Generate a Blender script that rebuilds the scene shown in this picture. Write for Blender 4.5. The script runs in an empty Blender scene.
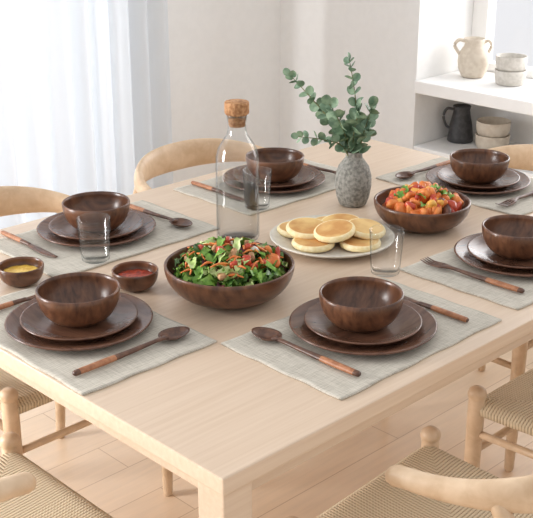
import bpy, bmesh, math, random
from mathutils import Vector, Matrix, Euler
random.seed(7)
D=bpy.data
scene=bpy.context.scene
COL=scene.collection
TZ=0.75

# ---------------------------------------------------------------- materials
def srgb(r,g,b):
    f=lambda c:(c/255/12.92) if c/255<=0.04045 else ((c/255+0.055)/1.055)**2.4
    return (f(r),f(g),f(b),1)
def newmat(name):
    m=D.materials.new(name); m.use_nodes=True
    nt=m.node_tree; b=nt.nodes['Principled BSDF']
    return m,nt,b
def coords(nt,scale=(1,1,1),rot=(0,0,0)):
    tc=nt.nodes.new('ShaderNodeTexCoord'); mp=nt.nodes.new('ShaderNodeMapping')
    mp.inputs['Scale'].default_value=scale; mp.inputs['Rotation'].default_value=rot
    nt.links.new(tc.outputs['Object'],mp.inputs['Vector']); return mp
def noise(nt,vec,scale,detail=4,dist=0,rough=.5):
    n=nt.nodes.new('ShaderNodeTexNoise'); n.inputs['Scale'].default_value=scale
    n.inputs['Detail'].default_value=detail; n.inputs['Distortion'].default_value=dist
    n.inputs['Roughness'].default_value=rough
    nt.links.new(vec.outputs[0],n.inputs['Vector']); return n
def ramp(nt,fac,stops):
    r=nt.nodes.new('ShaderNodeValToRGB'); e=r.color_ramp.elements
    while len(e)<len(stops): e.new(.5)
    for i,(p,c) in enumerate(stops): e[i].position=p; e[i].color=c
    nt.links.new(fac,r.inputs['Fac']); return r
def bump(nt,h,b,strength=.2,dist=.002):
    bp=nt.nodes.new('ShaderNodeBump'); bp.inputs['Strength'].default_value=strength
    bp.inputs['Distance'].default_value=dist
    nt.links.new(h,bp.inputs['Height']); nt.links.new(bp.outputs[0],b.inputs['Normal'])
def wood(name,c1,c2,scale,rough,n=6,bs=.1,stops=(.35,.68)):
    m,nt,b=newmat(name); mp=coords(nt,scale)
    nz=noise(nt,mp,n,6,.4,.55)
    r=ramp(nt,nz.outputs['Fac'],[(stops[0],c1),(stops[1],c2)])
    nt.links.new(r.outputs[0],b.inputs['Base Color']); b.inputs['Roughness'].default_value=rough
    if bs>0: bump(nt,nz.outputs['Fac'],b,bs,.001)
    return m
def speck(name,c1,c2,scale,rough=.6,bs=.1,stops=(.4,.6),coat=0):
    m,nt,b=newmat(name); mp=coords(nt); nz=noise(nt,mp,scale,4)
    r=ramp(nt,nz.outputs['Fac'],[(stops[0],c1),(stops[1],c2)])
    nt.links.new(r.outputs[0],b.inputs['Base Color']); b.inputs['Roughness'].default_value=rough
    if coat: b.inputs['Coat Weight'].default_value=coat
    bump(nt,nz.outputs['Fac'],b,bs,.002); return m

M_oak=wood('oak_table',srgb(206,181,156),srgb(217,195,172),(.8,26,26),.32,4,0,(.3,.72))
M_beech=wood('oak_chair',srgb(202,172,139),srgb(219,192,161),(3,3,3),.42,9,.03)
M_walnut=wood('walnut',srgb(70,43,30),srgb(124,83,58),(2.2,15,7),.28,5,0,(.32,.72))
M_walnutp=wood('walnut_plate',srgb(80,53,41),srgb(122,85,66),(1.6,16,16),.26,4,0,(.3,.75))
M_spoonwood=wood('cutlery_walnut',srgb(74,47,35),srgb(112,76,56),(20,20,20),.36,4,.03)
M_wrap=wood('cutlery_wrap',srgb(148,94,62),srgb(184,126,88),(20,20,20),.45,4,.05)
M_wall=speck('wall_paint',srgb(238,237,235),srgb(240,239,237),30,.85,.01)
M_trim=speck('white_trim',srgb(245,244,242),srgb(247,246,244),20,.5,.01)
M_cream=speck('cream_ceramic',srgb(204,190,172),srgb(216,204,187),40,.6,.05)
M_grey=speck('grey_ceramic',srgb(196,190,180),srgb(210,204,195),60,.6,.05)
M_dark=speck('dark_stoneware',srgb(52,52,54),srgb(70,69,70),60,.45,.05)
M_vase=speck('stone_vase',srgb(110,108,101),srgb(156,153,145),130,.8,.5,(.35,.62))
M_plateW=speck('cream_plate',srgb(204,197,184),srgb(216,210,198),60,.35,.03)
M_cork=speck('cork',srgb(150,104,66),srgb(190,144,102),120,.9,.3)
M_leafE=speck('eucalyptus_leaf',srgb(94,122,96),srgb(140,164,134),50,.5,.1)
M_stem=speck('eucalyptus_stem',srgb(98,104,66),srgb(124,120,80),50,.6,.1)
M_g1=speck('lettuce_green',srgb(94,140,46),srgb(142,180,80),60,.5,.3)
M_g2=speck('lettuce_dark',srgb(54,92,34),srgb(88,122,54),60,.45,.3)
M_g3=speck('lettuce_pale',srgb(170,194,110),srgb(210,220,158),60,.5,.3)
M_rd=speck('radicchio',srgb(70,32,44),srgb(118,54,64),60,.45,.3)
M_or=speck('carrot',srgb(214,110,46),srgb(232,142,72),60,.45,.2)
M_redv=speck('red_pepper',srgb(176,54,32),srgb(206,80,46),50,.35,.2,coat=.2)
M_yel=speck('yellow_pepper',srgb(224,156,56),srgb(238,182,88),50,.4,.2,coat=.1)
M_aub=speck('aubergine',srgb(74,42,34),srgb(112,70,52),60,.5,.2)
M_nut=speck('walnut_bits',srgb(150,104,66),srgb(192,148,104),80,.6,.4)
M_pktop=speck('pancake_top',srgb(198,142,78),srgb(230,192,124),14,.55,.08,(.40,.62))
M_pkside=speck('pancake_side',srgb(234,212,158),srgb(242,226,184),90,.75,.2)
M_mustard=speck('mustard_dip',srgb(214,164,54),srgb(238,200,96),120,.35,.3)
M_salsa=speck('salsa_dip',srgb(130,40,26),srgb(184,70,42),160,.3,.6)

# linen
M_linen,nt,b=newmat('linen'); mp=coords(nt)
w1=nt.nodes.new('ShaderNodeTexWave'); w1.inputs['Scale'].default_value=75; w1.bands_direction='X'
w2=nt.nodes.new('ShaderNodeTexWave'); w2.inputs['Scale'].default_value=75; w2.bands_direction='Y'
for w in(w1,w2):
    w.inputs['Distortion'].default_value=2.5; w.inputs['Detail'].default_value=3; w.inputs['Detail Scale'].default_value=2
    nt.links.new(mp.outputs[0],w.inputs['Vector'])
mx=nt.nodes.new('ShaderNodeMath'); mx.operation='ADD'
nt.links.new(w1.outputs['Fac'],mx.inputs[0]); nt.links.new(w2.outputs['Fac'],mx.inputs[1])
mpA=coords(nt,(8,90,1)); nA=noise(nt,mpA,3,3); mpB=coords(nt,(90,8,1)); nB=noise(nt,mpB,3,3)
ad=nt.nodes.new('ShaderNodeMath'); ad.operation='ADD'
nt.links.new(nA.outputs['Fac'],ad.inputs[0]); nt.links.new(nB.outputs['Fac'],ad.inputs[1])
m3=nt.nodes.new('ShaderNodeMath'); m3.operation='MULTIPLY_ADD'; m3.inputs[1].default_value=.22
nt.links.new(mx.outputs[0],m3.inputs[0]); nt.links.new(ad.outputs[0],m3.inputs[2])
dv_=nt.nodes.new('ShaderNodeMath'); dv_.operation='MULTIPLY'; dv_.inputs[1].default_value=.72
nt.links.new(m3.outputs[0],dv_.inputs[0])
r=ramp(nt,dv_.outputs[0],[(.62,srgb(172,165,151)),(1.0,srgb(204,197,184))])
nt.links.new(r.outputs[0],b.inputs['Base Color']); b.inputs['Roughness'].default_value=.95
bump(nt,m3.outputs[0],b,.5,.0015)

# woven cord seat : cords run perpendicular to the nearest rail
M_cord,nt,b=newmat('paper_cord'); tc=nt.nodes.new('ShaderNodeTexCoord'); sp=nt.nodes.new('ShaderNodeSeparateXYZ')
nt.links.new(tc.outputs['Object'],sp.inputs[0])
def mth(op,a,bv=None):
    n=nt.nodes.new('ShaderNodeMath'); n.operation=op
    for i,v in enumerate((a,bv)):
        if v is None: continue
        if isinstance(v,(int,float)): n.inputs[i].default_value=v
        else: nt.links.new(v,n.inputs[i])
    return n.outputs[0]
ax=mth('ABSOLUTE',sp.outputs['X']); ay=mth('ABSOLUTE',mth('SUBTRACT',sp.outputs['Y'],.015))
mn=mth('MINIMUM',ax,ay); mxx=mth('MAXIMUM',ax,ay)
cord=mth('POWER',mth('ABSOLUTE',mth('SINE',mth('MULTIPLY',mn,math.pi/.0075))),.6)
tw=mth('MULTIPLY',mth('SINE',mth('ADD',mth('MULTIPLY',mxx,900),mth('MULTIPLY',mn,700))),.12)
hh=mth('ADD',cord,tw)
r=ramp(nt,hh,[(0,srgb(130,108,82)),(.45,srgb(200,178,147)),(1,srgb(218,200,170))])
nt.links.new(r.outputs[0],b.inputs['Base Color']); b.inputs['Roughness'].default_value=.85
bump(nt,hh,b,.8,.003)

# floor planks
M_floor,nt,b=newmat('oak_floor'); mp=coords(nt)
br=nt.nodes.new('ShaderNodeTexBrick'); br.inputs['Scale'].default_value=1
br.inputs['Brick Width'].default_value=1.3; br.inputs['Row Height'].default_value=.14
br.inputs['Mortar Size'].default_value=.0015; br.inputs['Bias'].default_value=0
br.inputs['Color1'].default_value=srgb(238,213,185); br.inputs['Color2'].default_value=srgb(231,204,174)
br.inputs['Mortar'].default_value=srgb(202,171,139)
nt.links.new(mp.outputs[0],br.inputs['Vector'])
mp2=coords(nt,(1.2,14,1)); nz=noise(nt,mp2,4,6,.5)
r=ramp(nt,nz.outputs['Fac'],[(.3,(.91,.91,.91,1)),(.7,(1,1,1,1))])
mm=nt.nodes.new('ShaderNodeMixRGB'); mm.blend_type='MULTIPLY'; mm.inputs[0].default_value=1
nt.links.new(br.outputs['Color'],mm.inputs[1]); nt.links.new(r.outputs[0],mm.inputs[2])
nt.links.new(mm.outputs[0],b.inputs['Base Color']); b.inputs['Roughness'].default_value=.32

# thin glass
def thinglass(name,tint,edge,g0=.04,g1=.5,start=.6,rg=.005):
    m=D.materials.new(name); m.use_nodes=True; nt=m.node_tree; nt.nodes.clear()
    o=nt.nodes.new('ShaderNodeOutputMaterial'); t=nt.nodes.new('ShaderNodeBsdfTransparent')
    g=nt.nodes.new('ShaderNodeBsdfGlossy'); g.inputs['Roughness'].default_value=rg
    lw=nt.nodes.new('ShaderNodeLayerWeight'); lw.inputs['Blend'].default_value=.5
    r=ramp(nt,lw.outputs['Facing'],[(start,tint),(1.0,edge)]); nt.links.new(r.outputs[0],t.inputs['Color'])
    f=nt.nodes.new('ShaderNodeMath'); f.operation='POWER'; f.inputs[1].default_value=5
    nt.links.new(lw.outputs['Facing'],f.inputs[0])
    ml=nt.nodes.new('ShaderNodeMath'); ml.operation='MULTIPLY_ADD'; ml.inputs[1].default_value=g1; ml.inputs[2].default_value=g0
    mix=nt.nodes.new('ShaderNodeMixShader')
    nt.links.new(f.outputs[0],ml.inputs[0]); nt.links.new(ml.outputs[0],mix.inputs[0])
    nt.links.new(t.outputs[0],mix.inputs[1]); nt.links.new(g.outputs[0],mix.inputs[2])
    nt.links.new(mix.outputs[0],o.inputs[0]); return m
M_glass=thinglass('clear_glass',(.995,.998,.998,1),(.34,.39,.42,1),.045,.5,.72)
M_water=thinglass('water',(.985,.992,.995,1),(.7,.76,.8,1),.02,.3,.7)
M_pane=thinglass('window_glass',(.99,.99,1,1),(.95,.97,1,1),.02,.1)

# sheer curtain
M_curt=D.materials.new('sheer_curtain'); M_curt.use_nodes=True; nt=M_curt.node_tree; nt.nodes.clear()
o=nt.nodes.new('ShaderNodeOutputMaterial'); tl=nt.nodes.new('ShaderNodeBsdfTranslucent'); tp=nt.nodes.new('ShaderNodeBsdfTransparent')
df=nt.nodes.new('ShaderNodeBsdfDiffuse'); m1=nt.nodes.new('ShaderNodeMixShader'); m2=nt.nodes.new('ShaderNodeMixShader')
tl.inputs[0].default_value=(.81,.84,.87,1); df.inputs[0].default_value=(.82,.84,.86,1); tp.inputs[0].default_value=(1,1,1,1)
m1.inputs[0].default_value=.5; m2.inputs[0].default_value=.08
nt.links.new(tl.outputs[0],m1.inputs[1]); nt.links.new(df.outputs[0],m1.inputs[2])
nt.links.new(m1.outputs[0],m2.inputs[1]); nt.links.new(tp.outputs[0],m2.inputs[2]); nt.links.new(m2.outputs[0],o.inputs[0])

# ---------------------------------------------------------------- mesh helpers
def finish(bm,name,mats,loc=(0,0,0),rot=0,smooth=True,parent=None):
    bmesh.ops.recalc_face_normals(bm,faces=bm.faces)
    if smooth:
        for f in bm.faces: f.smooth=True
    me=D.meshes.new(name); bm.to_mesh(me); bm.free()
    for m in mats: me.materials.append(m)
    return place(me,name,loc,rot,parent)
def place(me,name,loc=(0,0,0),rot=0,parent=None):
    ob=D.objects.new(name,me); COL.objects.link(ob); ob.location=loc
    ob.rotation_euler=(0,0,rot) if isinstance(rot,(int,float)) else rot
    if parent: ob.parent=parent
    return ob
def lathe(bm,prof,n=56,mat=0,mats=None,center=(0,0,0),M=None):
    c=Vector(center); rings=[]
    for (r,z) in prof:
        if r<1e-6: ring=[bm.verts.new(c+Vector((0,0,z)))]
        else: ring=[bm.verts.new(c+Vector((r*math.cos(2*math.pi*i/n),r*math.sin(2*math.pi*i/n),z))) for i in range(n)]
        if M:
            for v in ring: v.co=M@v.co
        rings.append(ring)
    for k in range(len(rings)-1):
        a,b=rings[k],rings[k+1]; mi=mats[k] if mats else mat
        for i in range(n):
            j=(i+1)%n
            if len(a)==1 and len(b)==1: continue
            if len(a)==1: f=bm.faces.new((a[0],b[i],b[j]))
            elif len(b)==1: f=bm.faces.new((a[i],a[j],b[0]))
            else: f=bm.faces.new((a[i],a[j],b[j],b[i]))
            f.material_index=mi
def catmull(pts,k=6):
    P=[Vector(p) for p in pts]; P=[2*P[0]-P[1]]+P+[2*P[-1]-P[-2]]; out=[]
    for i in range(1,len(P)-2):
        for j in range(k):
            t=j/k; a,b,c,d=P[i-1:i+3]
            out.append(.5*((2*b)+(c-a)*t+(2*a-5*b+4*c-d)*t*t+(3*b-a-3*c+d)*t**3))
    out.append(P[-2]); return out
def tube(bm,pts,rads,n=12,mat=0,ref=(0,0,1),rnd=True,matf=None):
    P=[Vector(p) for p in pts]; m=len(P)
    if isinstance(rads,(int,float)): rads=[rads]*m
    if len(rads)!=m:
        k=len(rads); rr=[]
        for i in range(m):
            t=i/(m-1)*(k-1); a=min(int(t),k-2); f=t-a
            A,B=rads[a],rads[a+1]
            if isinstance(A,tuple): rr.append((A[0]*(1-f)+B[0]*f,A[1]*(1-f)+B[1]*f))
            else: rr.append(A*(1-f)+B*f)
        rads=rr
    R=[r if isinstance(r,tuple) else (r,r) for r in rads]
    T=[]
    for i in range(m):
        a=P[max(i-1,0)]; b=P[min(i+1,m-1)]; T.append((b-a).normalized())
    if rnd:
        e0=min(R[0]);e1=min(R[-1])
        p0=[(P[0]-T[0]*e0*.9,(R[0][0]*.4,R[0][1]*.4),T[0]),(P[0]-T[0]*e0*.55,(R[0][0]*.82,R[0][1]*.82),T[0])]
        p1=[(P[-1]+T[-1]*e1*.55,(R[-1][0]*.82,R[-1][1]*.82),T[-1]),(P[-1]+T[-1]*e1*.9,(R[-1][0]*.4,R[-1][1]*.4),T[-1])]
    else: p0=p1=[]
    seq=p0+list(zip(P,R,T))+p1
    ref=Vector(ref); rings=[]
    for (p,r,t) in seq:
        s=t.cross(ref)
        if s.length<1e-3: s=t.cross(Vector((1,0,0)))
        s.normalize(); u=s.cross(t).normalized()
        rings.append([bm.verts.new(p+s*r[0]*math.cos(2*math.pi*i/n)+u*r[1]*math.sin(2*math.pi*i/n)) for i in range(n)])
    L=len(rings)
    for k in range(L-1):
        mi=matf(k/(L-1)) if matf else mat
        for i in range(n):
            j=(i+1)%n; f=bm.faces.new((rings[k][i],rings[k][j],rings[k+1][j],rings[k+1][i])); f.material_index=mi
    for rg,mi in((rings[0],matf(0) if matf else mat),(rings[-1],matf(1) if matf else mat)):
        f=bm.faces.new(rg); f.material_index=mi
def box(bm,lo,hi,bev=.0,mat=0,seg=2):
    lo=Vector(lo);hi=Vector(hi); c=(lo+hi)/2; s=hi-lo
    g=bmesh.ops.create_cube(bm,size=1,matrix=Matrix.Translation(c)@Matrix.Diagonal((s.x,s.y,s.z,1)))
    vs=g['verts']; fs=set(f for v in vs for f in v.link_faces)
    for f in fs: f.material_index=mat
    if bev>0:
        es=list(set(e for v in vs for e in v.link_edges))
        bmesh.ops.bevel(bm,geom=es,offset=bev,segments=seg,affect='EDGES',profile=.6)
def boxobj(name,boxes,mat,bev=0,parent=None):
    bm=bmesh.new()
    for lo,hi in boxes: box(bm,lo,hi,bev)
    return finish(bm,name,[mat],smooth=False,parent=parent)

# ---------------------------------------------------------------- room shell
SW,TW,RD=2.598,2.485,.36     # right wall x, window wall y, recess depth
JY=1.705; ZS=.704
boxobj('floor',[((-3.1,-2.6,-.05),(3.3,2.7,0))],M_floor)
WX0,WX1,WZ1=-.9,1.72,2.3
VX0,VX1=-2.8,-1.25  # out-of-view wall opening, added so key light can enter from the left
boxobj('wall_left',[((-3.1,TW,0),(VX0,TW+.14,2.6)),((VX1,TW,0),(WX0,TW+.14,2.6)),((WX1,TW,0),(3.1,TW+.14,2.6)),
   ((WX0,TW,WZ1),(WX1,TW+.14,2.6)),((WX0,TW,0),(WX1,TW+.14,.06)),((VX0,TW,WZ1),(VX1,TW+.14,2.6)),((VX0,TW,0),(VX1,TW+.14,.5))],M_wall)
bm=bmesh.new()
y0,y1=TW+.04,TW+.09
for (a,c) in((WX0,WX0+.06),(WX1-.06,WX1),((WX0+WX1)/2-.04,(WX0+WX1)/2+.04)):
    box(bm,(a,y0,.06),(c,y1,WZ1),.004)
box(bm,(WX0,y0,.06),(WX1,y1,.14),.004); box(bm,(WX0,y0,WZ1-.07),(WX1,y1,WZ1),.004)
box(bm,(WX0+.05,y0+.02,.12),(WX1-.05,y0+.028,WZ1-.05),0,1)
finish(bm,'window_1',[M_trim,M_pane],smooth=False)
bm=bmesh.new()
for (a,c) in((VX0,VX0+.06),(VX1-.06,VX1)): box(bm,(a,y0,.5),(c,y1,WZ1),.004)
box(bm,(VX0,y0,.5),(VX1,y1,.56),.004); box(bm,(VX0,y0,WZ1-.06),(VX1,y1,WZ1),.004)
box(bm,(VX0+.05,y0+.02,.54),(VX1-.05,y0+.028,WZ1-.05),0,1)
finish(bm,'added_key_window',[M_trim,M_pane],smooth=False)  # unseen window, added only to admit the key light
# right wall with recess
boxobj('wall_right',[((SW,JY,0),(SW+RD+.1,TW+.14,2.6)),((SW,-2.6,0),(SW+RD+.1,-.35,2.6)),
   ((SW+RD,-.35,0),(SW+RD+.1,JY,ZS)),((SW+RD,-.35,2.1),(SW+RD+.1,JY,2.6))],M_wall)
bm=bmesh.new()
xa,xb=SW+RD-.0,SW+RD+.06
for (a,c) in((JY-.075,JY),(.62,.70),(-.35,-.28)): box(bm,(xa,a,ZS),(xb,c,2.1),.004)
box(bm,(xa,-.35,ZS),(xb,JY,ZS+.035),.004); box(bm,(xa,-.35,2.03),(xb,JY,2.1),.004)
box(bm,(xa+.03,-.3,ZS+.02),(xa+.036,JY-.05,2.05),0,1)
finish(bm,'window_2',[M_trim,M_pane],smooth=False)
# built-in low shelf
bm=bmesh.new(); x1=SW+RD-.002
box(bm,(SW-.015,-.348,ZS-.05),(x1,JY-.002,ZS),.004)
box(bm,(SW,-.348,.38),(x1,JY-.002,.43),.004)
box(bm,(SW,-.348,.0),(x1,JY-.002,.08),.004)
box(bm,(SW,.55,.08),(x1,.59,ZS-.05),.003)
box(bm,(SW,-.348,.08),(x1,-.31,ZS-.05),.003)
box(bm,(x1-.012,-.348,.08),(x1,JY-.002,ZS-.05),.0)
finish(bm,'built_in_shelf',[M_trim],smooth=False)
boxobj('baseboard_left',[((WX1+.01,TW-.014,0),(SW-.001,TW-.001,.09))],M_trim,.003)
boxobj('baseboard_right',[((SW-.014,JY+.02,0),(SW-.001,TW-.016,.09))],M_trim,.003)
# curtain
bm=bmesh.new(); n=620; ca,cb=-.95,1.865; cols=[]
zs=[.02,.5,1.0,1.5,2.0,2.45]
for i in range(n+1):
    x=ca+(cb-ca)*i/n; row=[]
    for z in zs:
        ph=x*2*math.pi/.105+1.5*math.sin(x*8)+.15*math.sin(z*3+x*5)
        row.append(bm.verts.new((x+.012*math.cos(ph),TW-.085+.036*math.sin(ph)+.010*math.sin(ph*2.3+1),z)))
    cols.append(row)
for i in range(n):
    for k in range(len(zs)-1): bm.faces.new((cols[i][k],cols[i+1][k],cols[i+1][k+1],cols[i][k+1]))
finish(bm,'sheer_curtain',[M_curt])
bm=bmesh.new(); tube(bm,[(-1.0,TW-.085,2.47),(1.92,TW-.085,2.47)],.012)
for x in(-.98,1.9): tube(bm,[(x,TW-.085,2.47),(x,TW-.001,2.47)],.007,rnd=False)
finish(bm,'curtain_rod',[M_trim])

# ---------------------------------------------------------------- table
E0=.015
TL,TWd=1.62,1.18
bm=bmesh.new()
box(bm,(E0,E0,TZ-.03),(TL,TWd,TZ),.003)
for x in(E0+.004,TL-.004-.058):
    for y in(E0+.004,TWd-.004-.058): box(bm,(x,y,0),(x+.058,y+.058,TZ-.03),.003)
zz0,zz1=TZ-.075,TZ-.03
box(bm,(.077,.05,zz0),(TL-.064,.07,zz1)); box(bm,(.077,TWd-.06,zz0),(TL-.064,TWd-.045,zz1))
box(bm,(.05,.077,zz0),(.07,TWd-.064,zz1)); box(bm,(TL-.06,.077,zz0),(TL-.045,TWd-.064,zz1))
finish(bm,'dining_table',[M_oak],smooth=False)

# ---------------------------------------------------------------- chairs
def chair_mesh():
    bm=bmesh.new()
    fx,fy,bx,by=.218,.225,.185,-.20
    for s in(-1,1):
        tube(bm,[(s*fx,fy,.008),(s*fx,fy,.2),(s*fx,fy,.40),(s*fx,fy,.455)],[.013,.0175,.0195,.018],14,0,(0,1,0))
        lathe(bm,[(0,-.006),(.014,-.004),(.020,.004),(.0215,.013),(.019,.021),(.012,.027),(0,.029)],16,0,center=(s*fx,fy,.446))
        pts=catmull([(s*bx,by-.02,.008),(s*bx,by,.25),(s*(bx+.004),by-.01,.43),(s*(bx+.018),by-.026,.55),(s*(bx+.034),by-.006,.64),(s*(bx+.044),by+.018,.695)],6)
        tube(bm,pts,[.013,.017,.019,.019,.017,.013],14,0,(0,1,0))
        tube(bm,[(s*fx,fy,.25),(s*bx,by,.25)],[.009,.012,.009],10,rnd=False)
        tube(bm,[(s*fx,fy,.36),(s*bx,by,.36)],[.009,.012,.009],10,rnd=False)
    tube(bm,[(-fx,fy,.31),(fx,fy,.31)],[.009,.012,.009],10,0,rnd=False)
    tube(bm,[(-bx,by,.31),(bx,by,.31)],[.009,.012,.009],10,0,rnd=False)
    # broad steam-bent back rail that thins into the arms
    pts=[]
    for i in range(49):
        a=-math.pi/2+math.pi*i/48
        sx=math.sin(a); cy=math.cos(a)
        x=.258*(abs(sx)**.85)*(1 if sx>=0 else -1); y=-.045-.245*(cy**.9 if cy>0 else 0)
        pts.append((x,y,.692+.030*cy))
    pts=[(-.258,-.02,.688)]+pts+[(.258,-.02,.688)]
    rr=[]
    for i in range(len(pts)):
        k=math.sin(math.pi*i/(len(pts)-1)); rr.append((.0185-.006*k,.0165+.027*k**1.6))
    tube(bm,pts,rr,20,0)
    N=26; top=[];bot=[]
    for i in range(N+1):
        v=i/N; y=by-.012+(fy-by+.028)*v; hw=(bx+.012)*(1-v)+(fx+.012)*v
        rt=[];rb=[]
        for j in range(N+1):
            u=j/N*2-1; x=hw*u
            eu=max(0,(abs(u)-.88)/.12); ev=max(0,(abs(2*v-1)-.9)/.1)
            drop=.016*(eu**2.2)+.016*(ev**2.2)
            dish=.014*(1-u*u)*(1-(2*v-1)**2)
            z=.442-drop-dish
            rt.append(bm.verts.new((x,y,z))); rb.append(bm.verts.new((x*.99,y*.99,.410-dish*.3)))
        top.append(rt);bot.append(rb)
    def q(a,b,c,d):
        f=bm.faces.new((a,b,c,d)); f.material_index=1
    for i in range(N):
        for j in range(N):
            q(top[i][j],top[i][j+1],top[i+1][j+1],top[i+1][j]); q(bot[i][j],bot[i+1][j],bot[i+1][j+1],bot[i][j+1])
    for i in range(N):
        q(top[i][0],top[i+1][0],bot[i+1][0],bot[i][0]); q(top[i][N],bot[i][N],bot[i+1][N],top[i+1][N])
        q(top[0][i],bot[0][i],bot[0][i+1],top[0][i+1]); q(top[N][i],top[N][i+1],bot[N][i+1],bot[N][i])
    return bm
ch=finish(chair_mesh(),'dining_chair',[M_beech,M_cord])
chairs=[(.535,-.055,.058),(1.175,-.005,0),(-.122,.550,-math.pi/2),(.425,1.165,math.pi),(1.13,1.165,math.pi),(1.61,.60,math.pi/2)]
for i,(x,y,r) in enumerate(chairs):
    o=ch if i==0 else place(ch.data,'dining_chair')
    o.location=(x,y,0); o.rotation_euler=(0,0,r)

# ---------------------------------------------------------------- place settings
def mk(fn,name,mats):
    bm=bmesh.new(); fn(bm); bmesh.ops.recalc_face_normals(bm,faces=bm.faces)
    for f in bm.faces: f.smooth=True
    me=D.meshes.new(name); bm.to_mesh(me); bm.free()
    for m in mats: me.materials.append(m)
    return me
def mat_fn(bm):
    W,H=.455,.295; nx,ny=60,40; T=[];B=[]
    for j in range(ny+1):
        a=[];b=[]
        for i in range(nx+1):
            u=i/nx*2-1; v=j/ny*2-1
            x=u*W/2+.0014*math.sin(v*9+u); y=v*H/2+.0014*math.sin(u*11+1)
            e=abs(u)>.955 or abs(v)>.93
            z=.0024+(.0009 if e else 0)
            a.append(bm.verts.new((x,y,z))); b.append(bm.verts.new((x,y,0)))
        T.append(a);B.append(b)
    for j in range(ny):
        for i in range(nx):
            bm.faces.new((T[j][i],T[j][i+1],T[j+1][i+1],T[j+1][i])); bm.faces.new((B[j][i],B[j+1][i],B[j+1][i+1],B[j][i+1]))
    for i in range(nx):
        bm.faces.new((T[0][i],B[0][i],B[0][i+1],T[0][i+1])); bm.faces.new((T[ny][i],T[ny][i+1],B[ny][i+1],B[ny][i]))
    for j in range(ny):
        bm.faces.new((T[j][0],T[j+1][0],B[j+1][0],B[j][0])); bm.faces.new((T[j][nx],B[j][nx],B[j+1][nx],T[j+1][nx]))
me_mat=mk(mat_fn,'placemat',[M_linen])
me_dp=mk(lambda bm:lathe(bm,[(0,0),(.084,0),(.088,.0008),(.112,.0055),(.133,.0125),(.1365,.0150),(.1372,.0170),(.1358,.0182),(.133,.0178),(.112,.0108),(.094,.0068),(.088,.0058),(.080,.0055),(0,.0055)],72),'dinner_plate',[M_walnutp])
me_sp=mk(lambda bm:lathe(bm,[(0,0),(.062,0),(.066,.001),(.090,.0065),(.106,.0135),(.1088,.016),(.1092,.0178),(.108,.0188),(.1055,.0184),(.089,.0115),(.074,.0068),(.068,.0058),(.06,.0055),(0,.0055)],72),'side_plate',[M_walnutp])
def bowlprof(R,H,rb,th=.005):
    out=[(0,.002),(rb-.006,.002),(rb-.004,0),(rb,0),(rb+.002,.003)]
    K=12
    for k in range(1,K+1):
        a=k/K; r=(rb+.002)+(R-rb-.002)*math.sin(a*math.pi/2)**.95; z=.003+(H-.003)*(1-math.cos(a*math.pi/2))**.92
        out.append((r,z))
    out+= [(R-.001,H+.0015),(R-th*.5,H+.002),(R-th+.001,H+.0012)]
    inn=[]
    for k in range(0,K+1):
        a=1-k/K; r=(rb-.004)+(R-th-rb+.004)*math.sin(a*math.pi/2)**.95; z=.009+(H-.009)*(1-math.cos(a*math.pi/2))**.92
        inn.append((r,z))
    return out+inn+[(0,.0085)]
me_bowl=mk(lambda bm:lathe(bm,bowlprof(.078,.064,.034),64),'soup_bowl',[M_walnut])
def wrapf(t): return 1 if .08<t<.36 else 0
def spoon_fn(bm):
    pts=catmull([(0,-.12,.0062),(0,-.06,.0062),(0,.0,.0068),(0,.05,.0085),(0,.078,.0085)],8)
    tube(bm,pts,[(.0066,.0052),(.0072,.0056),(.0056,.0044),(.0046,.0036),(.008,.003)],12,0,matf=wrapf)
    n=28;K=7;cy=.098
    def ring(fr,zoff,dp):
        r=[]
        for i in range(n):
            a=2*math.pi*i/n; w=.0225-.003*math.sin(a)
            r.append(bm.verts.new((fr*w*math.cos(a),cy+fr*.033*math.sin(a),zoff+dp*fr**2.2)))
        return r
    top=[ring(k/K,.0028,.0085) for k in range(1,K+1)]; bo=[ring(k/K,.0002,.0098) for k in range(1,K+1)]
    for R_,zc in((top,.0028),(bo,.0002)):
        c=bm.verts.new((0,cy,zc))
        for i in range(n): bm.faces.new((c,R_[0][i],R_[0][(i+1)%n]))
        for k in range(K-1):
            for i in range(n): bm.faces.new((R_[k][i],R_[k][(i+1)%n],R_[k+1][(i+1)%n],R_[k+1][i]))
    for i in range(n): bm.faces.new((top[-1][i],top[-1][(i+1)%n],bo[-1][(i+1)%n],bo[-1][i]))
me_spoon=mk(spoon_fn,'wooden_spoon',[M_spoonwood,M_wrap])
def knife_fn(bm):
    tube(bm,[(0,-.11,.0055),(0,-.07,.0055),(0,-.03,.0055),(0,.0,.0052)],[(.0062,.005),(.007,.0052),(.0062,.005),(.005,.0042)],12,0,matf=lambda t:1 if .1<t<.5 else 0)
    tube(bm,catmull([(0,-.002,.0045),(.001,.03,.0038),(.002,.07,.0036),(-.001,.105,.0036)],6),[(.006,.0030),(.0095,.0022),(.0095,.0019),(.004,.0016)],12,0)
me_knife=mk(knife_fn,'table_knife',[M_spoonwood,M_wrap])
def fork_fn(bm):
    pts=catmull([(0,-.12,.0062),(0,-.06,.0062),(0,.0,.0068),(0,.045,.0085),(0,.072,.0075)],8)
    tube(bm,pts,[(.0066,.0052),(.0072,.0056),(.0056,.0044),(.0046,.0036),(.0135,.0028)],12,0,matf=wrapf)
    for k in range(4):
        x=-.0114+.0076*k
        tube(bm,catmull([(x*.9,.070,.0075),(x,.09,.0060),(x,.108,.0062),(x*1.02,.124,.0105)],4),[(.0025,.0022),(.0023,.002),(.0019,.0017),(.0011,.001)],8,0)
me_fork=mk(fork_fn,'dinner_fork',[M_spoonwood,M_wrap])

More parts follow.
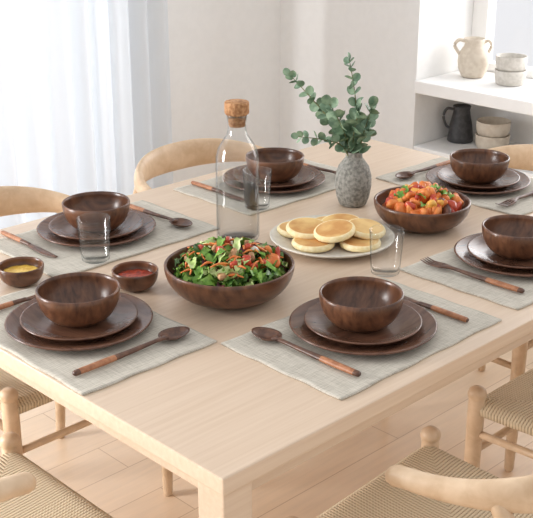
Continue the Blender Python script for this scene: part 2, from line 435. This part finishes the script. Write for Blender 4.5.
P=[(.166,.587,-math.pi/2,'spoonR','knife'),
   (.5375,.200,0,'spoonL','knife'),
   (1.055,.205,0,'forkL','knife'),
   (.504,.990,math.pi,'spoonL','knife'),
   (1.075,.982,math.pi,'spoonL','knife'),
   (1.455,.600,math.pi/2,'forkL','spoonx')]
MT=TZ+.0004
for idx,(x,y,r,kind,other) in enumerate(P):
    R=Matrix.Rotation(r,3,'Z')
    def at(lx,ly,z): 
        v=R@Vector((lx,ly,0)); return (x+v.x,y+v.y,z)
    place(me_mat,'placemat',at(0,.025 if idx==3 else 0,MT),r)
    z=MT+.003
    rr=random.uniform(-.5,.5)
    py=.005 if idx<3 else -.002
    place(me_dp,'dinner_plate',at(0,py,z),r+rr)
    place(me_sp,'side_plate',at(0,py,z+.0058),r-rr)
    place(me_bowl,'soup_bowl',at(random.uniform(-.004,.004),py+.003,z+.0118),r+rr*2)
    zc=MT+.0036
    if kind=='spoonR':
        place(me_spoon,'wooden_spoon',at(.165,0,zc),r); place(me_knife,'table_knife',at(-.17,-.005,zc),r)
    elif kind=='spoonL':
        place(me_spoon,'wooden_spoon',at(-.153 if idx<3 else -.166,.005,zc),r+.02)
        place(me_knife,'table_knife',at(.165,.0 if idx<3 else -.03,zc),r)
    elif kind=='forkL':
        place(me_fork,'dinner_fork',at(-.160,.01,zc),r+.02)
        if other=='knife': place(me_knife,'table_knife',at(.165,.0,zc),r)
        else: place(me_spoon,'wooden_spoon',at(.166,.0,zc),r)

def glass_fn(bm):
    lathe(bm,[(0,0),(.0275,0),(.0300,.002),(.0320,.02),(.0365,.094),(.0362,.0955),(.0352,.0950),(.0310,.022),(.0285,.0085),(0,.0075)],40)
me_gl=mk(glass_fn,'drinking_glass',[M_glass])
for (x,y,on) in((.398,.850,1),(.797,.367,0),(.900,.866,1)):
    place(me_gl,'drinking_glass',(x,y,TZ+(.0042 if on else .0005)))

# water bottle
bm=bmesh.new()
lathe(bm,[(0,.004),(.040,.0),(.046,.002),(.0490,.008),(.0492,.10),(.0490,.175),(.0482,.195),(.0435,.213),(.033,.231),(.0235,.244),(.0205,.256),(.0205,.270),(.0235,.286),(.0245,.289),(.0232,.291),(.0190,.270),(.0190,.256),(.0220,.243),(.0312,.230),(.0415,.212),(.0462,.195),(.0470,.175),(.0472,.10),(.047,.012),(.043,.008),(0,.010)],56)
lathe(bm,[(0,.0105),(.042,.0095),(.0462,.014),(.0462,.124),(.0455,.1245),(0,.124)],48,1)
lathe(bm,[(0,.264),(.0186,.264),(.0212,.289),(.0262,.292),(.0275,.295),(.0275,.316),(.0262,.319),(0,.319)],36,2)
finish(bm,'water_bottle',[M_glass,M_water,M_cork],(.720,.742,TZ+.0005))

me_dip=mk(lambda bm:lathe(bm,bowlprof(.0475,.040,.024,.004),48),'dip_bowl',[M_walnut])
for (x,y,mt,nm) in((.213,.852,M_mustard,'mustard_dip'),(.366,.668,M_salsa,'salsa_dip')):
    o=place(me_dip,'dip_bowl',(x,y,TZ+.0005))
    bm=bmesh.new(); lathe(bm,[(0,.0285),(.02,.0282),(.034,.0268),(.0385,.0262),(.035,.022),(0,.012)],36)
    for v in bm.verts:
        if v.co.z>.025: v.co.z+=.0012*math.sin(v.co.x*260)*math.cos(v.co.y*210)
    finish(bm,nm,[mt],parent=o)

# ---------------------------------------------------------------- salad
def leaf(bm,pos,L,W,eul,mat,curl=1.0,ruf=.2,tip=.4):
    M=Matrix.Translation(pos)@eul.to_matrix().to_4x4(); n=6; rows=[]
    ph=random.uniform(0,6)
    for i in range(n+1):
        t=i/n; w=W*(math.sin(math.pi*(t**.8*.86+.07)))*(1+.22*math.sin(t*17+ph))
        row=[]
        for j in range(-2,3):
            s=j/2
            z=curl*L*.35*math.sin(t*math.pi)+W*.35*abs(s)+ruf*W*math.sin(t*13+ph+s*2)*abs(s)
            row.append(bm.verts.new(M@Vector((s*w,(t-.5)*L,z-L*.15))))
        rows.append(row)
    for i in range(n):
        for j in range(4):
            f=bm.faces.new((rows[i][j],rows[i][j+1],rows[i+1][j+1],rows[i+1][j])); f.material_index=mat
def chunk(bm,pos,size,mat,asp=(1,1,1),sub=2):
    g=bmesh.ops.create_icosphere(bm,subdivisions=sub,radius=1)
    e=Euler((random.uniform(0,6),random.uniform(0,6),random.uniform(0,6))).to_matrix()
    ph=random.uniform(0,9)
    for v in g['verts']:
        c=v.co.copy()
        c=Vector([math.copysign(abs(q)**.62,q) for q in c])
        c*=1+.13*math.sin(c.x*4+ph)*math.cos(c.y*3+ph*2)
        c=Vector((c.x*asp[0],c.y*asp[1],c.z*asp[2]))*size
        v.co=Vector(pos)+e@c
    for f in set(f for v in g['verts'] for f in v.link_faces): f.material_index=mat
SX,SY=.476,.504; SZ=TZ+.0005
bm=bmesh.new(); lathe(bm,bowlprof(.130,.070,.062,.006),80)
sb=finish(bm,'salad_bowl',[M_walnut],(SX,SY,SZ))
bm=bmesh.new()
lathe(bm,[(0,.070),(.05,.067),(.09,.058),(.113,.046),(.09,.030),(.05,.018),(0,.016)],32,1)
def mound(R,z0,h):
    a=random.uniform(0,2*math.pi); r=R*math.sqrt(random.random())
    return Vector((r*math.cos(a),r*math.sin(a),z0+h*(1-(r/R)**2)))
for k in range(280):
    p=mound(.106,.056,.034); p.z+=random.uniform(-.006,.012)
    m=random.choices([0,1,2,3],[6,2.6,3,1.9])[0]
    L=random.uniform(.028,.052)
    leaf(bm,p,L,L*random.uniform(.18,.34),Euler((random.uniform(-.8,.8),random.uniform(-.8,.8),random.uniform(0,6.3))),m,random.uniform(-.6,1),.5)
for k in range(40):
    p=mound(.098,.068,.040); a=random.uniform(0,6.3); d=Vector((math.cos(a),math.sin(a),random.uniform(-.3,.4)))*random.uniform(.012,.022)
    tube(bm,catmull([p-d,p+Vector((0,0,.005)),p+d],3),[.0014,.0025,.0014],6,4)
for k in range(40):
    p=mound(.09,.070,.038); chunk(bm,p,random.uniform(.006,.010),random.choice([5,5,6,6,7,4]),(1.2,1,.6))
for (ax_,ay_) in((.062,-.055),(.078,-.03),(.045,-.075),(.085,-.05),(.06,-.02)):
    chunk(bm,(ax_,ay_,.078),.013,5 if random.random()<.5 else 4,(1.3,1,.4))
for k in range(22):
    p=mound(.06,.078,.034); leaf(bm,p,.055,.008,Euler((random.uniform(-.9,.9),random.uniform(-.5,.5),random.uniform(0,6.3))),random.choice([0,2]),1,.4)
finish(bm,'salad',[M_g1,M_g2,M_g3,M_rd,M_or,M_redv,M_nut,M_plateW],parent=sb)

bm=bmesh.new(); lathe(bm,bowlprof(.114,.062,.055,.006),72)
vb=finish(bm,'vegetable_bowl',[M_walnut],(1.092,.503,SZ))
bm=bmesh.new(); lathe(bm,[(0,.060),(.05,.058),(.08,.05),(.096,.042),(.07,.024),(0,.016)],28,0)
for k in range(92):
    p=mound(.084,.048,.034); m=random.choices([0,1,2,3,5],[8,3.5,1.4,1.2,.8])[0]
    chunk(bm,p,random.uniform(.010,.0175),m,(1.4,.9,.5))
for k in range(16):
    p=mound(.07,.070,.030); leaf(bm,p,random.uniform(.018,.03),.008,Euler((random.uniform(-.6,.6),random.uniform(-.6,.6),random.uniform(0,6.3))),4,.6,.3)
finish(bm,'roasted_vegetables',[M_or,M_redv,M_yel,M_aub,M_g1,M_nut],parent=vb)

# pancakes : pale rim, browned centre
PX,PY=.848,.566
bm=bmesh.new(); lathe(bm,[(0,.002),(.078,.002),(.080,0),(.086,0),(.09,.002),(.120,.009),(.137,.016),(.1410,.0190),(.1417,.0207),(.1400,.0217),(.136,.0202),(.118,.0130),(.095,.0078),(.085,.0068),(0,.0068)],80)
pp=finish(bm,'serving_plate',[M_plateW],(PX,PY,SZ))
bm=bmesh.new()
rv=Vector((.7157,-.6984,0)); dv=Vector((.6984,.7157,0))
def pancake(r_,d_,z,tr,td,R=.049):
    c=rv*r_+dv*d_; c.z=z
    M=Matrix.Translation(c)@Matrix.Rotation(tr,4,dv)@Matrix.Rotation(td,4,rv)
    h=.0145
    prof=[(0,0),(R*.85,0),(R*.95,.0015),(R,.005),(R*1.01,.0085),(R*.985,.0120),(R*.95,h-.0004),(R*.88,h+.0004),(R*.7,h+.0009),(0,h+.001)]
    lathe(bm,prof,44,mats=[0,0,1,1,1,1,1,0,0],M=M)
for a in((-.078,.045,.0095,0,0,.047),(.0,.078,.0095,0,0,.048),(.078,.040,.0095,0,0,.047),(-.045,-.045,.0095,0,0,.048),(.06,-.045,.0095,0,0,.046),
         (-.056,.008,.0255,.03,.10,.049),(.022,.030,.0265,-.05,.12,.050),(.074,-.004,.0290,.12,.10,.045),(.004,-.030,.0330,-.16,.12,.047)):
    pancake(*a)
finish(bm,'pancakes',[M_pktop,M_pkside],parent=pp)

# vase with eucalyptus
VX,VY=1.096,.723
bm=bmesh.new()
lathe(bm,[(0,0),(.030,0),(.034,.003),(.041,.022),(.0455,.05),(.0450,.075),(.038,.10),(.027,.115),(.0215,.122),(.0205,.130),(.0225,.137),(.0215,.1385),(.0185,.137),(.0175,.128),(.02,.118),(.035,.09),(.038,.05),(.03,.01),(0,.008)],48)
vs=finish(bm,'ceramic_vase',[M_vase],(VX,VY,SZ))
bm=bmesh.new()
def eleaf(p,dirn,size):
    up=Vector((random.uniform(-1,1),random.uniform(-1,1),random.uniform(-.4,1))).normalized()
    y=dirn.normalized(); x=y.cross(up).normalized(); z=x.cross(y)
    c=bm.verts.new(p+y*size*1.0-z*size*.12); ring=[]
    n=12
    for i in range(n):
        a=2*math.pi*i/n; rr=size*(1+.08*math.sin(a))
        ring.append(bm.verts.new(p+y*(size*1.0-rr*math.cos(a)*1.08)+x*rr*math.sin(a)*.95+z*size*.22*abs(math.sin(a))))
    for i in range(n):
        f=bm.faces.new((c,ring[i],ring[(i+1)%n])); f.material_index=1
def stem(pts,nl,s0,s1):
    W=[rv*p[0]+dv*p[1]+Vector((0,0,p[2])) for p in pts]
    C=catmull(W,8); tube(bm,C,[.0022,.0016,.0009],7,0)
    m=len(C)
    for k in range(nl):
        t=.25+.75*k/(nl-1); i=min(int(t*(m-1)),m-2); p=C[i]; T=(C[i+1]-C[i]).normalized()
        for s in(-1,1):
            d=T.cross(Vector((math.cos(k*1.9),math.sin(k*1.9),.25))).normalized()*s*.9+T*.55
            eleaf(p,d,s0*(1-t)+s1*t)
    eleaf(C[-1],T,s1)
z0=.09
stem([(0,0,z0),(-.015,0,.16),(-.060,.01,.215),(-.115,.02,.275),(-.160,.03,.322)],11,.0170,.0100)
stem([(0,0,z0),(.0,.01,.17),(.004,.03,.24),(-.006,.03,.31),(-.016,.03,.358)],11,.0170,.0090)
stem([(0,0,z0),(-.03,-.02,.155),(-.08,-.03,.175),(-.140,-.04,.185)],8,.0135,.0090)
stem([(0,0,z0),(.015,-.01,.16),(.026,-.02,.21),(.038,-.03,.258)],7,.0175,.0130)
stem([(0,0,z0),(-.02,-.015,.17),(-.040,-.03,.22),(-.066,-.04,.265)],8,.0180,.0130)
stem([(0,0,z0),(.012,.02,.15),(.028,.03,.175),(.036,.04,.20)],5,.0170,.014)
stem([(0,0,z0),(-.005,-.02,.16),(-.004,-.035,.20),(.004,-.04,.25)],7,.0180,.014)
stem([(0,0,z0),(-.02,.02,.16),(-.05,.035,.20),(-.085,.04,.235)],7,.0170,.012)
finish(bm,'eucalyptus_branches',[M_stem,M_leafE],parent=vs)

# ---------------------------------------------------------------- shelf ceramics
bm=bmesh.new()
lathe(bm,[(0,0),(.040,0),(.046,.004),(.060,.035),(.064,.065),(.062,.092),(.050,.114),(.041,.126),(.039,.140),(.043,.156),(.0415,.157),(.036,.140),(.038,.126),(.055,.09),(.058,.06),(.04,.01),(0,.008)],48)
tube(bm,catmull([-rv*.038+Vector((0,0,.146)),-rv*.064+Vector((0,0,.150)),-rv*.080+Vector((0,0,.128)),-rv*.058+Vector((0,0,.092))],6),.0070,10,0)
tube(bm,catmull([rv*.038+Vector((0,0,.140)),rv*.058+Vector((0,0,.146)),rv*.070+Vector((0,0,.126)),rv*.058+Vector((0,0,.098))],6),.0065,10,0)
finish(bm,'ceramic_jug',[M_cream],(2.815,1.585,ZS+.0005))
def cups(name,loc,mat,R,Ht):
    bm=bmesh.new(); h=Ht/2
    for k in range(2):
        z=k*h*.92
        lathe(bm,[(0,z),(R*.80,z),(R*.88,z+.004),(R*.98,z+h*.45),(R,z+h*.95),(R*.985,z+h),(R*.94,z+h*.98),(R*.90,z+h*.5),(R*.78,z+.010),(0,z+.009)],44)
    finish(bm,name,[mat],loc)
cups('stacked_cups',(2.80,1.395,ZS+.0005),M_grey,.062,.118)
cups('stacked_cups',(2.80,1.455,.4305),M_cream,.070,.120)
bm=bmesh.new()
lathe(bm,[(0,0),(.050,0),(.054,.004),(.053,.02),(.047,.07),(.037,.115),(.034,.135),(.038,.150),(.0365,.151),(.031,.135),(.034,.11),(.044,.06),(.048,.01),(0,.008)],44)
tube(bm,catmull([-rv*.034+Vector((0,0,.136)),-rv*.062+Vector((0,0,.138)),-rv*.075+Vector((0,0,.105)),-rv*.062+Vector((0,0,.068)),-rv*.044+Vector((0,0,.055))],6),.0055,10)
finish(bm,'dark_pitcher',[M_dark],(2.80,1.615,.4305))

# ---------------------------------------------------------------- lights
w=D.worlds.new('world'); scene.world=w; w.use_nodes=True
bg=w.node_tree.nodes['Background']; bg.inputs[0].default_value=(.99,.99,1,1); bg.inputs[1].default_value=.89
def area(name,loc,rot,sx,sy,p,c=(1,1,1)):
    l=D.lights.new(name,'AREA'); l.shape='RECTANGLE'; l.size=sx; l.size_y=sy; l.energy=p; l.color=c
    o=D.objects.new(name,l); COL.objects.link(o); o.location=loc; o.rotation_euler=rot
area('window_daylight',(.4,TW+.55,1.35),(math.radians(-90),0,0),2.8,2.4,34,(.98,.99,1))
area('added_key_light',(-2.0,TW+.5,1.5),(math.radians(-90),0,math.radians(30)),1.5,1.8,310,(1,.99,.97))  # added key light from the left, behind the unseen extra opening
area('side_window_daylight',(SW+RD+.6,.68,1.5),(0,math.radians(90),0),1.5,2.0,45,(1,.99,.97))

# ---------------------------------------------------------------- camera
cam=D.cameras.new('camera'); co=D.objects.new('camera',cam); COL.objects.link(co)
co.location=(-.868,-.979,1.60); co.rotation_euler=(math.radians(68.93),0,math.radians(-44.3))
cam.sensor_fit='HORIZONTAL'; cam.sensor_width=36; cam.lens=36*1080/533; cam.clip_start=.05
scene.camera=co
scene.view_settings.view_transform='Standard'
